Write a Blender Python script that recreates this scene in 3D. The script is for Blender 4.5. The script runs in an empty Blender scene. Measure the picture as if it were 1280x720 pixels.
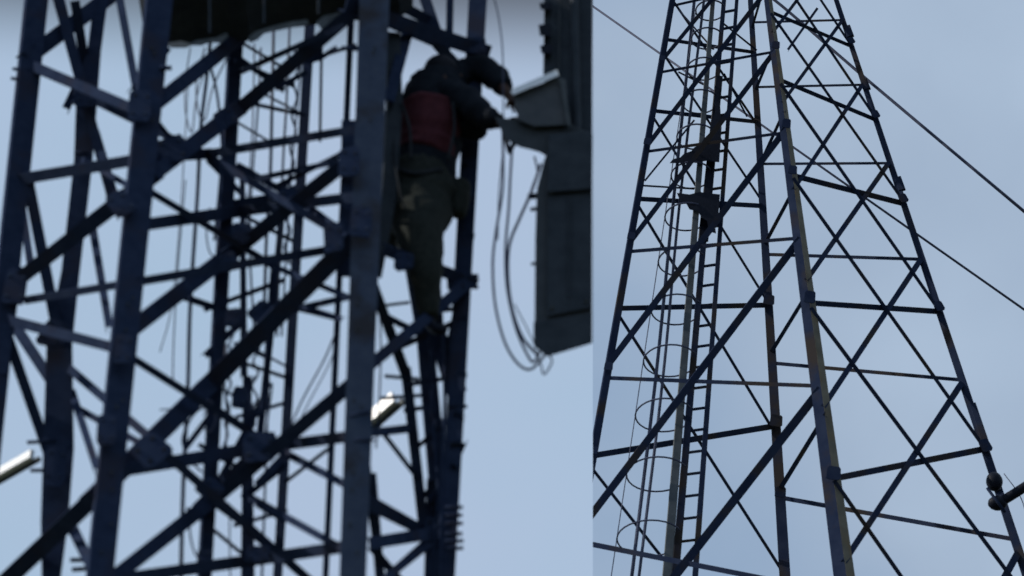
import bpy, bmesh, math, random
from mathutils import Vector, Matrix
random.seed(7)
R = math.radians
S = bpy.context.scene
COL = S.collection

# ------------------------------------------------------------------ camera
F = 3500.0                      # focal length in photo pixels (1280 wide)
PITCH = 38.0
CAM = Vector((0, 0, 1.6))
cd = bpy.data.cameras.new('camera')
cam = bpy.data.objects.new('camera', cd)
COL.objects.link(cam)
cam.location = CAM
cam.rotation_euler = (R(90 + PITCH), 0, 0)
cd.sensor_width = 36.0
cd.lens = 36.0 * F / 1280.0
cd.clip_start = 0.2
cd.clip_end = 6000
cd.dof.use_dof = True
cd.dof.focus_distance = 58.0
APERTURE = 0.055                # metres
cd.dof.aperture_fstop = (cd.lens / 1000.0) / APERTURE
S.camera = cam
S.view_settings.view_transform = 'Standard'
S.view_settings.look = 'None'
S.view_settings.exposure = 0.12
S.view_settings.gamma = 1.0

CP, SP = math.cos(R(PITCH)), math.sin(R(PITCH))
FWD = Vector((0, CP, SP)); UP = Vector((0, -SP, CP)); RT = Vector((1, 0, 0))

# ------------------------------------------------------------------ world + sun
SUN_EL, SUN_AZ = 38.0, -97.0     # azimuth measured from +Y towards +X
sun_dir = Vector((math.sin(R(SUN_AZ)) * math.cos(R(SUN_EL)), math.cos(R(SUN_AZ)) * math.cos(R(SUN_EL)), math.sin(R(SUN_EL))))
W = bpy.data.worlds.new('World'); S.world = W; W.use_nodes = True
nt = W.node_tree; nt.nodes.clear()
N = nt.nodes.new
out = N('ShaderNodeOutputWorld')
sky = N('ShaderNodeTexSky'); sky.sky_type = 'NISHITA'; sky.sun_disc = False
sky.sun_elevation = R(SUN_EL); sky.sun_rotation = R(SUN_AZ)
bg1 = N('ShaderNodeBackground'); bg1.inputs[1].default_value = 0.09
nt.links.new(sky.outputs[0], bg1.inputs[0])
tc = N('ShaderNodeTexCoord')
n1 = N('ShaderNodeTexNoise'); n1.inputs['Scale'].default_value = 9.0; n1.inputs['Detail'].default_value = 5; n1.inputs['Roughness'].default_value = 0.45
nt.links.new(tc.outputs['Generated'], n1.inputs['Vector'])
dt = N('ShaderNodeVectorMath'); dt.operation = 'DOT_PRODUCT'; dt.inputs[1].default_value = Vector((0.60, 0.50, 0.62)).normalized()   # the veil of cloud thins towards the upper right
nt.links.new(tc.outputs['Generated'], dt.inputs[0])
mr = N('ShaderNodeMapRange'); mr.inputs[1].default_value = 0.74; mr.inputs[2].default_value = 0.95
mr.inputs[3].default_value = 0.0; mr.inputs[4].default_value = 0.75
nt.links.new(dt.outputs['Value'], mr.inputs[0])
ad = N('ShaderNodeMath'); ad.operation = 'MULTIPLY_ADD'; ad.inputs[1].default_value = 1.2
sub = N('ShaderNodeMath'); sub.operation = 'SUBTRACT'; sub.inputs[1].default_value = 0.45
nt.links.new(n1.outputs[0], sub.inputs[0])
nt.links.new(sub.outputs[0], ad.inputs[0]); nt.links.new(mr.outputs[0], ad.inputs[2])
rp = N('ShaderNodeValToRGB')
rp.color_ramp.elements[0].position = 0.0; rp.color_ramp.elements[0].color = (0.275, 0.385, 0.545, 1)
rp.color_ramp.elements[1].position = 1.0; rp.color_ramp.elements[1].color = (0.50, 0.625, 0.78, 1)
e = rp.color_ramp.elements.new(0.42); e.color = (0.375, 0.475, 0.615, 1)
nt.links.new(ad.outputs[0], rp.inputs[0])
bg2 = N('ShaderNodeBackground'); bg2.inputs[1].default_value = 1.0
nt.links.new(rp.outputs[0], bg2.inputs[0])
mx = N('ShaderNodeMixShader'); mx.inputs[0].default_value = 0.85       # thin veil of cloud over the sky
nt.links.new(bg1.outputs[0], mx.inputs[1]); nt.links.new(bg2.outputs[0], mx.inputs[2]); nt.links.new(mx.outputs[0], out.inputs[0])

sl = bpy.data.lights.new('sun', 'SUN'); sl.energy = 2.8; sl.angle = R(0.5); sl.color = (1.0, 0.95, 0.87)
so = bpy.data.objects.new('sun', sl); COL.objects.link(so)
so.rotation_euler = sun_dir.to_track_quat('Z', 'Y').to_euler(); so.location = (20, -10, 60)

# ------------------------------------------------------------------ materials
def mat(name, c1, c2, scale=12.0, rough=0.6, metal=0.0, bump=0.15, rust=None, spec=0.1):
    m = bpy.data.materials.new(name); m.use_nodes = True
    t = m.node_tree; b = t.nodes['Principled BSDF']
    b.inputs['Roughness'].default_value = rough; b.inputs['Metallic'].default_value = metal
    b.inputs['Specular IOR Level'].default_value = spec
    co = t.nodes.new('ShaderNodeTexCoord')
    n = t.nodes.new('ShaderNodeTexNoise'); n.inputs['Scale'].default_value = scale; n.inputs['Detail'].default_value = 6
    n.inputs['Roughness'].default_value = 0.62
    t.links.new(co.outputs['Object'], n.inputs['Vector'])
    r = t.nodes.new('ShaderNodeValToRGB')
    r.color_ramp.elements[0].position = 0.33; r.color_ramp.elements[0].color = (*c1, 1)
    r.color_ramp.elements[1].position = 0.68; r.color_ramp.elements[1].color = (*c2, 1)
    t.links.new(n.outputs[0], r.inputs[0])
    last = r.outputs[0]
    if rust:
        n2 = t.nodes.new('ShaderNodeTexNoise'); n2.inputs['Scale'].default_value = scale * 0.35; n2.inputs['Detail'].default_value = 8
        t.links.new(co.outputs['Object'], n2.inputs['Vector'])
        r2 = t.nodes.new('ShaderNodeValToRGB'); r2.color_ramp.elements[0].position = 0.52; r2.color_ramp.elements[1].position = 0.64
        r2.color_ramp.elements[0].color = (0, 0, 0, 1); r2.color_ramp.elements[1].color = (1, 1, 1, 1)
        t.links.new(n2.outputs[0], r2.inputs[0])
        mm = t.nodes.new('ShaderNodeMix'); mm.data_type = 'RGBA'
        t.links.new(r2.outputs[0], mm.inputs[0]); t.links.new(last, mm.inputs[6]); mm.inputs[7].default_value = (*rust, 1)
        last = mm.outputs[2]
    t.links.new(last, b.inputs['Base Color'])
    bp = t.nodes.new('ShaderNodeBump'); bp.inputs['Strength'].default_value = bump; bp.inputs['Distance'].default_value = 0.01
    t.links.new(n.outputs[0], bp.inputs['Height']); t.links.new(bp.outputs[0], b.inputs['Normal'])
    return m

M = {
 'navy': mat('weathered_navy_steel', (0.023, 0.034, 0.068), (0.035, 0.049, 0.092), 9, 0.72, rust=(0.034, 0.038, 0.062), spec=0.0),
 'navy_grey': mat('weathered_blue_grey_steel', (0.036, 0.052, 0.090), (0.056, 0.074, 0.115), 7, 0.65, rust=(0.034, 0.036, 0.046), spec=0.05),
 'slate': mat('dark_slate_steel', (0.028, 0.036, 0.046), (0.045, 0.055, 0.068), 8, 0.7),
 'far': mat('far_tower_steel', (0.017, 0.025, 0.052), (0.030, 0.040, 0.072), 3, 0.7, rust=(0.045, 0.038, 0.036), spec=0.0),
 'tan': mat('lit_galvanised_flange', (0.10, 0.092, 0.072), (0.19, 0.168, 0.125), 2.2, 0.75, rust=(0.17, 0.11, 0.05)),  # paler tan puts light on the near leg's right flange into its colour
 'galv': mat('galvanised_grey', (0.06, 0.07, 0.078), (0.10, 0.11, 0.115), 5, 0.6, 0.2),
 'black': mat('black_rubber', (0.006, 0.008, 0.016), (0.012, 0.015, 0.026), 20, 0.55),
 'wire': mat('grey_blue_cable', (0.050, 0.056, 0.095), (0.080, 0.088, 0.135), 14, 0.5),
 'housing': mat('charcoal_housing', (0.040, 0.048, 0.056), (0.060, 0.068, 0.078), 6, 0.6),
 'housing2': mat('grey_cabinet', (0.060, 0.068, 0.078), (0.090, 0.096, 0.105), 6, 0.5),
 'white': mat('white_paint', (0.82, 0.84, 0.87), (0.88, 0.89, 0.90), 8, 0.35, bump=0.03, spec=0.5),
 'platform': mat('platform_boards', (0.030, 0.038, 0.048), (0.052, 0.060, 0.072), 6, 0.85),
 'tarp': mat('pale_tarp_scrap', (0.12, 0.14, 0.16), (0.24, 0.27, 0.30), 10, 0.7),
 'cloth': mat('dark_work_cloth', (0.007, 0.010, 0.016), (0.014, 0.018, 0.025), 25, 0.9, bump=0.5),
 'trouser': mat('dark_trouser_cloth', (0.020, 0.024, 0.022), (0.034, 0.038, 0.034), 25, 0.9, bump=0.5),
 'red': mat('dull_red_vest', (0.060, 0.018, 0.025), (0.090, 0.026, 0.034), 18, 0.85, bump=0.5),
 'skin': mat('brown_skin', (0.055, 0.032, 0.025), (0.085, 0.048, 0.036), 20, 0.55),
 'hair': mat('black_hair', (0.008, 0.009, 0.014), (0.016, 0.017, 0.024), 60, 0.6),
 'strap': mat('grey_webbing', (0.02, 0.024, 0.03), (0.035, 0.04, 0.048), 30, 0.8),
 'ground': mat('dry_grass_ground', (0.045, 0.055, 0.028), (0.11, 0.10, 0.065), 0.6, 0.95),
}

def sky_mat():
    m = bpy.data.materials.new('pale_cloudy_sky'); m.use_nodes = True
    t = m.node_tree; t.nodes.clear()
    o = t.nodes.new('ShaderNodeOutputMaterial'); em = t.nodes.new('ShaderNodeEmission')
    co = t.nodes.new('ShaderNodeTexCoord')
    n = t.nodes.new('ShaderNodeTexNoise'); n.inputs['Scale'].default_value = 0.16; n.inputs['Detail'].default_value = 5; n.inputs['Roughness'].default_value = 0.4
    t.links.new(co.outputs['Object'], n.inputs['Vector'])
    r = t.nodes.new('ShaderNodeValToRGB')
    r.color_ramp.elements[0].position = 0.32; r.color_ramp.elements[0].color = (0.335, 0.475, 0.625, 1)
    r.color_ramp.elements[1].position = 0.68; r.color_ramp.elements[1].color = (0.385, 0.485, 0.645, 1)
    t.links.new(n.outputs[0], r.inputs[0])
    # made-up grey cloud painted into the sky for a dark overlay along the top
    sx = t.nodes.new('ShaderNodeSeparateXYZ'); t.links.new(co.outputs['Object'], sx.inputs[0])
    g = t.nodes.new('ShaderNodeMapRange'); g.interpolation_type = 'SMOOTHSTEP'
    g.inputs[1].default_value = SKYZ0; g.inputs[2].default_value = SKYZ1; g.inputs[3].default_value = 0.0; g.inputs[4].default_value = 1.0
    t.links.new(sx.outputs['Z'], g.inputs[0])
    mm = t.nodes.new('ShaderNodeMix'); mm.data_type = 'RGBA'
    t.links.new(g.outputs[0], mm.inputs[0]); t.links.new(r.outputs[0], mm.inputs[6]); mm.inputs[7].default_value = (0.11, 0.13, 0.165, 1)
    t.links.new(mm.outputs[2], em.inputs[0]); em.inputs[1].default_value = 1.0
    t.links.new(em.outputs[0], o.inputs[0])
    return m

# ------------------------------------------------------------------ helpers
def P(x, y, rng):
    """the point seen at photo pixel x, y standing rng metres away over the ground"""
    d = FWD + RT * ((x - 640) / F) + UP * ((360 - y) / F)
    return CAM + d * (rng / d.y)

def mpp(p):
    """metres per photo pixel at point p"""
    return (Vector(p) - CAM).dot(FWD) / F

def proj_y(p):
    v = Vector(p) - CAM
    return 360 - F * v.dot(UP) / v.dot(FWD)

def link(name, me, m, parent=None):
    o = bpy.data.objects.new(name, me); COL.objects.link(o)
    if m is not None and not me.materials: me.materials.append(m)
    if parent is not None:
        o.parent = parent; o.matrix_parent_inverse = parent.matrix_world.inverted()
    return o

def finish(name, bm, m, parent=None, smooth=False):
    me = bpy.data.meshes.new(name)
    bmesh.ops.recalc_face_normals(bm, faces=bm.faces)
    if smooth:
        for f in bm.faces: f.smooth = True
    bm.to_mesh(me); bm.free()
    return link(name, me, m, parent)

def thing(name, label, cat, loc=(0, 0, 0), group=None):
    o = bpy.data.objects.new(name, None); COL.objects.link(o); o.location = loc
    o.empty_display_size = 0.3
    o['label'] = label; o['category'] = cat
    if group: o['group'] = group
    bpy.context.view_layer.update()
    return o

def tag(o, label, cat, group=None):
    o['label'] = label; o['category'] = cat
    if group: o['group'] = group
    return o

def prism(bm, prof, p1, p2, X, Y, s1=1.0, s2=1.0):
    """sweep a 2D outline from p1 to p2"""
    a = [bm.verts.new(p1 + X * x * s1 + Y * y * s1) for x, y in prof]
    b = [bm.verts.new(p2 + X * x * s2 + Y * y * s2) for x, y in prof]
    n = len(prof)
    for i in range(n):
        bm.faces.new((a[i], a[(i + 1) % n], b[(i + 1) % n], b[i]))
    bm.faces.new(a[::-1]); bm.faces.new(b)

def frame(p1, p2, rot=0.0):
    ax = (p2 - p1).normalized()
    view = ((p1 + p2) / 2 - CAM).normalized()
    side = ax.cross(view).normalized()
    back = side.cross(ax).normalized()
    if back.dot(view) < 0: back = -back
    c, s = math.cos(R(rot)), math.sin(R(rot))
    return ax, side * c + back * s, back * c - side * s

def angle_iron(name, p1, p2, wpx1, wpx2, m, parent, rot=0.0, corner=False, flip=False, t=0.11):
    """rolled steel angle; w = its breadth in photo pixels at either end"""
    ax, X, Y = frame(p1, p2, rot)
    w1, w2 = wpx1 * mpp(p1), wpx2 * mpp(p2)
    if corner:      # corner pointing at the camera, both flanges seen
        X, Y = (X + Y).normalized(), (Y - X).normalized()
        w1 /= 1.414; w2 /= 1.414
        off = (X * -0.0 + Y * -0.0)
        prof = [(0, 0), (1, 0), (1, t), (t, t), (t, 1), (0, 1)]
        sh = -(X + Y) * 0.5 * 0.0
    else:
        prof = [(-0.5, 0), (0.5, 0), (0.5, t), (-0.5 + t, t), (-0.5 + t, 0.85), (-0.5, 0.85)]
        if flip: prof = [(-x, y) for x, y in prof][::-1]
    bm = bmesh.new()
    prism(bm, prof, p1, p2, X, Y, w1, w2)
    return finish(name, bm, m, parent)

def bar(name, p1, p2, wpx1, wpx2, m, parent=None, rot=0.0, depth=1.0):
    ax, X, Y = frame(p1, p2, rot)
    h = depth / 2
    c = 0.08
    prof = [(-0.5, -h + c), (-0.5 + c, -h), (0.5 - c, -h), (0.5, -h + c), (0.5, h - c), (0.5 - c, h), (-0.5 + c, h), (-0.5, h - c)]
    bm = bmesh.new(); prism(bm, prof, p1, p2, X, Y, wpx1 * mpp(p1), wpx2 * mpp(p2))
    return finish(name, bm, m, parent)

def smooth_path(pts, sub=6):
    pts = [Vector(p) for p in pts]
    if len(pts) < 3: return pts
    o = []
    q = [pts[0] * 2 - pts[1]] + pts + [pts[-1] * 2 - pts[-2]]
    for i in range(1, len(q) - 2):
        a, b, c, d = q[i - 1], q[i], q[i + 1], q[i + 2]
        for k in range(sub):
            t = k / sub
            o.append(0.5 * ((2 * b) + (c - a) * t + (2 * a - 5 * b + 4 * c - d) * t * t + (3 * b - a - 3 * c + d) * t ** 3))
    o.append(pts[-1])
    return o

def tube_bm(bm, pts, r, seg=7, r2=None, closed=False):
    pts = [Vector(p) for p in pts]
    rings = []
    n = len(pts)
    last = None
    for i, p in enumerate(pts):
        if closed: tg = pts[(i + 1) % n] - pts[i - 1]
        else: tg = pts[min(i + 1, n - 1)] - pts[max(i - 1, 0)]
        tg.normalize()
        if last is None:
            u = tg.orthogonal().normalized()
        else:
            u = (last - tg * last.dot(tg)).normalized()
        last = u
        v = tg.cross(u)
        rr = r if r2 is None else r + (r2 - r) * i / (n - 1)
        rings.append([bm.verts.new(p + (u * math.cos(2 * math.pi * k / seg) + v * math.sin(2 * math.pi * k / seg)) * rr) for k in range(seg)])
    m_ = n if closed else n - 1
    for i in range(m_):
        a, b = rings[i], rings[(i + 1) % n]
        for k in range(seg):
            bm.faces.new((a[k], a[(k + 1) % seg], b[(k + 1) % seg], b[k]))
    if not closed:
        bm.faces.new(rings[0][::-1]); bm.faces.new(rings[-1])

def tube(name, pts, rpx, m, parent=None, seg=7, sub=6, rpx2=None):
    pp = smooth_path(pts, sub)
    bm = bmesh.new()
    k = mpp(pp[0])
    tube_bm(bm, pp, rpx * k, seg, None if rpx2 is None else rpx2 * mpp(pp[-1]))
    return finish(name, bm, m, parent, smooth=True)

def box_bm(bm, c, X, Y, Z, sx, sy, sz, bev=0.0):
    vs = []
    for k in (-1, 1):
        for j in (-1, 1):
            for i in (-1, 1):
                vs.append(bm.verts.new(c + X * i * sx / 2 + Y * j * sy / 2 + Z * k * sz / 2))
    fs = [(0, 1, 3, 2), (4, 6, 7, 5), (0, 4, 5, 1), (2, 3, 7, 6), (0, 2, 6, 4), (1, 5, 7, 3)]
    faces = [bm.faces.new([vs[i] for i in f]) for f in fs]
    if bev > 0:
        ed = list({e for f in faces for e in f.edges})
        bmesh.ops.bevel(bm, geom=ed, offset=bev, segments=2, affect='EDGES', profile=0.5)

def slab(name, pix, rng, thick, m, parent=None, bev=0.0, tilt=0.0, level=False):
    """a plate with the outline pix, thick metres deep, standing rng metres away; tilt leans its top away (m per px)"""
    bm = bmesh.new()
    a = [P(x, y, rng + tilt * (360 - y)) for x, y in pix]
    fr = [bm.verts.new(p) for p in a]
    d = Vector((0, thick, 0)) if level else (sum(a, Vector()) / len(a) - CAM).normalized() * thick
    bk = [bm.verts.new(p + d) for p in a]
    n = len(a)
    bm.faces.new(fr); bm.faces.new(bk[::-1])
    for i in range(n):
        bm.faces.new((fr[i], fr[(i + 1) % n], bk[(i + 1) % n], bk[i]))
    if bev > 0:
        bmesh.ops.bevel(bm, geom=list(bm.edges), offset=bev, segments=2, affect='EDGES', profile=0.6)
    return finish(name, bm, m, parent)

def bolt_bm(bm, c, n, r, h, seg=6):
    n = n.normalized(); u = n.orthogonal().normalized(); v = n.cross(u)
    a = [bm.verts.new(c + (u * math.cos(2 * math.pi * k / seg) + v * math.sin(2 * math.pi * k / seg)) * r) for k in range(seg)]
    b = [bm.verts.new(x.co + n * h) for x in a]
    for k in range(seg): bm.faces.new((a[k], a[(k + 1) % seg], b[(k + 1) % seg], b[k]))
    bm.faces.new(b); bm.faces.new(a[::-1])

def gusset(c, rpx, m, parent, ang=0.0, asp=1.0, bolts=True, seed=0):
    """bolted steel plate over a joint"""
    rr = random.Random(seed)
    view = Vector((0, 1, 0))
    X = RT.copy(); Yv = Vector((0, 0, 1.2)); asp *= 1.2
    ca, sa = math.cos(R(ang)), math.sin(R(ang))
    Yv = Vector((0, 0, 1)); c = c + Vector((0, -0.02, 0))
    U, V = X * ca + Yv * sa, Yv * ca - X * sa
    r = rpx * mpp(c)
    prof = [(-1, -0.75), (-0.75, -1), (0.7, -1), (1, -0.7), (1, 0.75), (0.7, 1), (-0.75, 1), (-1, 0.7)]
    rpx *= 0.76
    prof = [(x * rr.uniform(.8, 1.05), y * rr.uniform(.8, 1.05)) for x, y in prof]
    bm = bmesh.new()
    nn = -view
    prism(bm, [(x, y * asp) for x, y in prof], c, c + nn * 0.014, U, V, r, r)
    g = finish('gusset_plate', bm, m, parent)
    if bolts:
        for i, (bx, by) in enumerate(((-0.55, -0.5), (0.5, -0.55), (0.55, 0.45), (-0.5, 0.55))):
            bm = bmesh.new()
            bolt_bm(bm, c + nn * 0.0135 + U * bx * r + V * by * r * asp, nn, max(0.009, r * 0.12), 0.016)
            finish('bolt', bm, M['navy_grey'], g)
    return g

# ------------------------------------------------------------------ ground and sky backdrop
bm = bmesh.new()
g = 12
vs = [[bm.verts.new((-1500 + 3000 * i / g, -1500 + 3000 * j / g, 0)) for i in range(g + 1)] for j in range(g + 1)]
for j in range(g):
    for i in range(g):
        bm.faces.new((vs[j][i], vs[j][i + 1], vs[j + 1][i + 1], vs[j + 1][i]))
o = finish('ground', bm, M['ground']); o['kind'] = 'structure'

SKYR = 29.5
SKYZ0 = P(300, 120, SKYR).z; SKYZ1 = P(300, -30, SKYR).z
bm = bmesh.new()
SEAM = 741
ys = [-700, -300, 0, 300, 600, 900, 1300]
row_r = [P(SEAM, y, SKYR) for y in ys]
prev = None
for k in range(7):
    col = []
    for p in row_r:
        x = p.x - k * 6.0
        col.append(bm.verts.new((x, SKYR - 0.006 * (k * 6.0) ** 2, p.z)))
    if prev:
        for i in range(len(col) - 1):
            bm.faces.new((prev[i], prev[i + 1], col[i + 1], col[i]))
    prev = col
o = finish('sky', bm, sky_mat()); o['kind'] = 'structure'

# ================================================================== RIGHT HAND (FAR) TOWER
far = thing('lattice_tower', 'slender tapering lattice tower seen whole against open blue-grey sky on the right', 'lattice tower', (4.2, 35, 0))

class Leg:
    def __init__(s, x0, x1, r0, r1, y0=0, y1=720):
        s.a = P(x0, y0, r0); s.b = P(x1, y1, r1)
    def at(s, y):
        lo, hi = -1.5, 2.5
        for _ in range(40):
            m_ = (lo + hi) / 2
            if proj_y(s.a.lerp(s.b, m_)) < y: lo = m_
            else: hi = m_
        return s.a.lerp(s.b, lo)
    def ground(s):
        t = s.a.z / (s.a.z - s.b.z)
        return s.a.lerp(s.b, t)

L = Leg(841, 716, 35, 35)
NR = Leg(961, 1058, 34.0, 32.6)
B = Leg(938, 981, 36.2, 37.4)
RG = Leg(1045, 1283, 35.2, 35.0)

def far_leg(lg, w0, w1, m, **k):
    top = lg.at(-330); mid = lg.at(-330)
    gr = lg.ground()
    y0, y1 = -330, 900
    a = lg.at(y0); b = lg.at(y1)
    wa = w0 + (w1 - w0) * (y0 / 720); wb = w0 + (w1 - w0) * (y1 / 720)
    o = angle_iron('leg', a, b, max(wa, 2.5), wb, m, far, **k)
    angle_iron('leg', b, gr, wb, wb * mpp(b) / mpp(gr), m, far, **k)
    return o
far_leg(L, 6.5, 10, M['far'], rot=12)
far_leg(B, 6.5, 14, M['far'], rot=-10)
far_leg(RG, 5.5, 10.5, M['far'], flip=True, rot=-8)
# the near leg shows a dark flange and a weathered one painted paler to look lit
a, b_, gr = NR.at(-330), NR.at(900), NR.ground()
def near_leg(a, b, wa, wb):
    ax, X, Y = frame(a, b)
    if X.x < 0: X = -X
    w1, w2 = wa * mpp(a), wb * mpp(b)
    t = 0.09
    o = None
    D1 = (X * 0.92 + Y * 0.9).normalized()        # right flange runs back and right
    D2 = (-X * 1.0 + Y * 0.25).normalized()        # left flange nearly square to the view
    bm = bmesh.new()
    n2 = D2.cross(ax).normalized()
    if n2.dot(Y) < 0: n2 = -n2
    prism(bm, [(0, 0), (1, 0), (1, t), (0, t)], a, b, D2, n2, w1 * 0.62, w2 * 0.62)
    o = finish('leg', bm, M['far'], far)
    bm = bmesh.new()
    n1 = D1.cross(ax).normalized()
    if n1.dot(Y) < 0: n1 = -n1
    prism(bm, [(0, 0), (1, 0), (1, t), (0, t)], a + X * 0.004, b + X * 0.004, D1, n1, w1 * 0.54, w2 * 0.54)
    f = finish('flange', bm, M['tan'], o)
    f['label'] = 'weathered flange of the near leg, painted pale as if lit'
    return o
near_leg(a, b_, 2, 31)
near_leg(b_, gr, 31, 31 * mpp(b_) / mpp(gr))

def fm(name, l1, y1, l2, y2, w, w2=None, m='far', back=0.0, rot=0.0):
    a, b = l1.at(y1), l2.at(y2)
    d = Vector((0, back, 0))
    return angle_iron(name, a + d, b + d, w, w2 or w, M[m], far, rot=rot + random.uniform(-6, 6), flip=random.random() < 0.5)

# left front face, L to near leg: horizontals
for yl, yn, w in ((675, 742, 6.5), (470, 480, 5), (312, 295, 4.5), (187, 163, 3.8), (88, 62, 3.2), (5, -22, 3)):
    fm('horizontal_brace', L, yl, NR, yn, w, back=0.05)
# its heavy diagonals
for yl, yn, w in ((930, 485, 11), (660, 297, 9), (452, 160, 8), (300, 62, 6.5), (180, -14, 6), (74, -76, 5), (-10, -130, 5)):
    fm('diagonal_brace', L, yl, NR, yn, w, back=0.02)
# left back face, L to back leg
for yl, yb, w in ((568, 531, 7.5), (384, 380, 6.5), (247, 256, 6), (137, 151, 5), (48, 64, 4.2), (-30, -12, 4)):
    fm('horizontal_brace', L, yl, B, yb, w, back=0.03)
for yl, yb, w in ((580, 900, 4), (388, 712, 4), (250, 537, 3.6), (140, 372, 3.2), (62, 245, 3), (-5, 150, 3)):
    fm('diagonal_brace', L, yl, B, yb, w, back=0.12)
# short face between back leg and near leg
for yb, yn, w in ((612, 520, 6), (440, 365, 5), (305, 236, 4.5), (205, 140, 4), (112, 55, 3.5), (35, -25, 3)):
    fm('diagonal_brace', B, yb, NR, yn, w)
# right back face
for yb, yr, w in ((620, 672, 5.5), (452, 473, 4.6), (316, 322, 4), (203, 202, 3.4), (107, 104, 3), (26, 23, 2.8)):
    fm('horizontal_brace', B, yb, RG, yr, w, back=0.04)
# right front face
for yn, yr, w in ((597, 560, 8), (377, 388, 7), (218, 253, 6.5), (98, 148, 5), (13, 56, 4.5), (-50, -10, 4)):
    fm('horizontal_brace', NR, yn, RG, yr, w, back=0.03)
for yn, yr, w in ((1010, 690, 9), (702, 478, 7.5), (508, 323, 7), (350, 202, 6), (236, 104, 5), (128, 25, 4.4), (40, -45, 4)):
    fm('diagonal_brace', NR, yn, RG, yr, w)
for yn, yr, w in ((602, 1150, 5), (386, 772, 5), (224, 562, 4.6), (106, 390, 4), (18, 252, 3.5), (-62, 148, 3.2), (-120, 60, 3)):
    fm('diagonal_brace', NR, yn, RG, yr, w, back=-0.03)
# thin plan bracing seen through the upper panels
for (x1, y1, r1, x2, y2, r2, w) in ((868, 150, 35, 806, 226, 35, 2.4), (884, 108, 35.5, 848, 90, 35, 2.2), (803, 232, 35, 868, 236, 35.3, 2.4),
                                    (892, 62, 35, 848, 12, 35, 2.2), (946, 63, 36, 905, 30, 35.6, 2.4), (934, 146, 36, 905, 92, 35.5, 2.4), (985, 62, 34, 1022, 10, 35, 3.2)):
    angle_iron('plan_brace', P(x1, y1, r1), P(x2, y2, r2), w, w, M['far'], far)
# splice plates and bolted joints on the legs
for lg, y, rp_, asp in ((RG, 562, 7, 1.2), (RG, 388, 5.5, 1.2), (RG, 253, 5, 1.2), (RG, 148, 4.5, 1.2), (RG, 56, 4, 1.1), (L, 568, 5, 1), (L, 463, 5.5, 1),
                   (L, 300, 5, 1), (L, 182, 5, 1), (L, 78, 4, 1), (NR, 597, 9, 1), (NR, 377, 7, 1.2), (NR, 218, 5.5, 1.1), (NR, 160, 5.5, 1.2), (NR, 62, 5, 1.1), (B, 380, 7, 1), (B, 531, 8, 1), (B, 620, 7, 1)):
    gusset(lg.at(y) + Vector((0, -0.08, 0)), rp_, M['far'], far, ang=lg is RG and 18 or -8, asp=asp, bolts=False)
for y0, y1, off in ((505, 556, 4), (33, 46, 3), (222, 238, 4), (100, 112, 2), (598, 614, 0)):
    a, b = RG.at(y0), RG.at(y1)
    k = mpp(a) * off
    bar('splice_plate', a + RT * k, b + RT * k, 8, 9, M['far'], far, depth=0.5)

# ---- ladder with safety cage (fixed to the tower but a thing of its own)
lad = thing('caged_ladder', 'caged access ladder running up inside the tower on the right', 'ladder', (2.2, 35, 0))
RL = Leg(905, 844, 35.0, 35.0); RR = Leg(921, 869, 35.0, 35.0)
def lrail(lg, w0, w1, m):
    a, b = lg.at(-330), lg.at(900)
    bar('side_rail', a, b, max(w0 + (w1 - w0) * (-330 / 720), 3), w0 + (w1 - w0) * 1.25, m, lad)
    g_ = lg.ground()
    bar('side_rail', b, g_, w0 + (w1 - w0) * 1.25, (w0 + (w1 - w0) * 1.25) * mpp(b) / mpp(g_), m, lad)
lrail(RL, 5.5, 10, M['far']); lrail(RR, 4.5, 7.5, M['far'])
y = 735.0; n = 0
rys = []
while y > -60:
    rys.append(y); y -= 20 + 9 * (y + 60) / 800
for y in rys:
    a, b = RL.at(y), RR.at(y - 3)
    bar('rung', a, b, 3.6, 3.6, M['far'], lad)
bar('cable_tray', P(899, 96, 34.9), P(879, 300, 34.9), 9, 13, M['black'], lad, depth=0.5)
hy = [752, 672, 592, 518, 450, 386, 326, 270, 218, 170, 126, 85, 47, 12]
ring_pts = []
for y in hy:
    a = RL.at(y)
    dia = (36 + 50 * y / 720) * mpp(a)
    r_ = dia / 2
    c = a + Vector((-r_ * 0.86, 0.02, 0))
    pts = []
    for k in range(25):
        th = R(-28) - R(304) * k / 24
        pts.append(c + Vector((math.cos(th) * r_, math.sin(th) * r_, 0)))
    bm = bmesh.new(); tube_bm(bm, pts, 1.1 * mpp(a), 6)
    finish('cage_hoop', bm, M['wire'], lad, smooth=True)
    ring_pts.append((c, r_))
for th in (180,):
    pts = [c + Vector((math.cos(R(th)) * r_, math.sin(R(th)) * r_, 0)) for c, r_ in ring_pts]
    bm = bmesh.new(); tube_bm(bm, pts, 0.7 * mpp(pts[0]), 5)
    finish('cage_strap', bm, M['wire'], lad, smooth=True)

pipe = bar('conduit', P(896, -60, 34.8), P(832, 740, 34.8), 5, 12, M['galv'], None, depth=0.7)
tag(pipe, 'grey galvanised cable conduit beside the left rail of the caged ladder', 'conduit')
for i, (x0, x1, x2, x3, lab) in enumerate(((880, 850, 829, 797, 'dark feeder cable nearer the ladder of the pair inside the cage'), (868, 842, 820, 788, 'dark feeder cable further from the ladder of the pair inside the cage'))):
    c = tube('feeder_cable', [P(x0 + 3, -40, 35.1), P(x0, 0, 35.1), P(x1, 250, 35.1), P(x2, 470, 35.1), P(x3, 735, 35.1)], 1.7 + 0.3 * i, M['wire'])
    tag(c, lab, 'cable')
pl = slab('rest_platform', [(837, 204), (841, 199), (850, 197), (855, 192), (864, 189), (868, 184), (876, 180), (880, 173), (888, 165), (889, 150), (894, 141), (893, 122), (899, 112), (902, 160), (899, 203), (884, 201), (862, 204)], 34.7, 0.5, M['black'])
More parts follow.
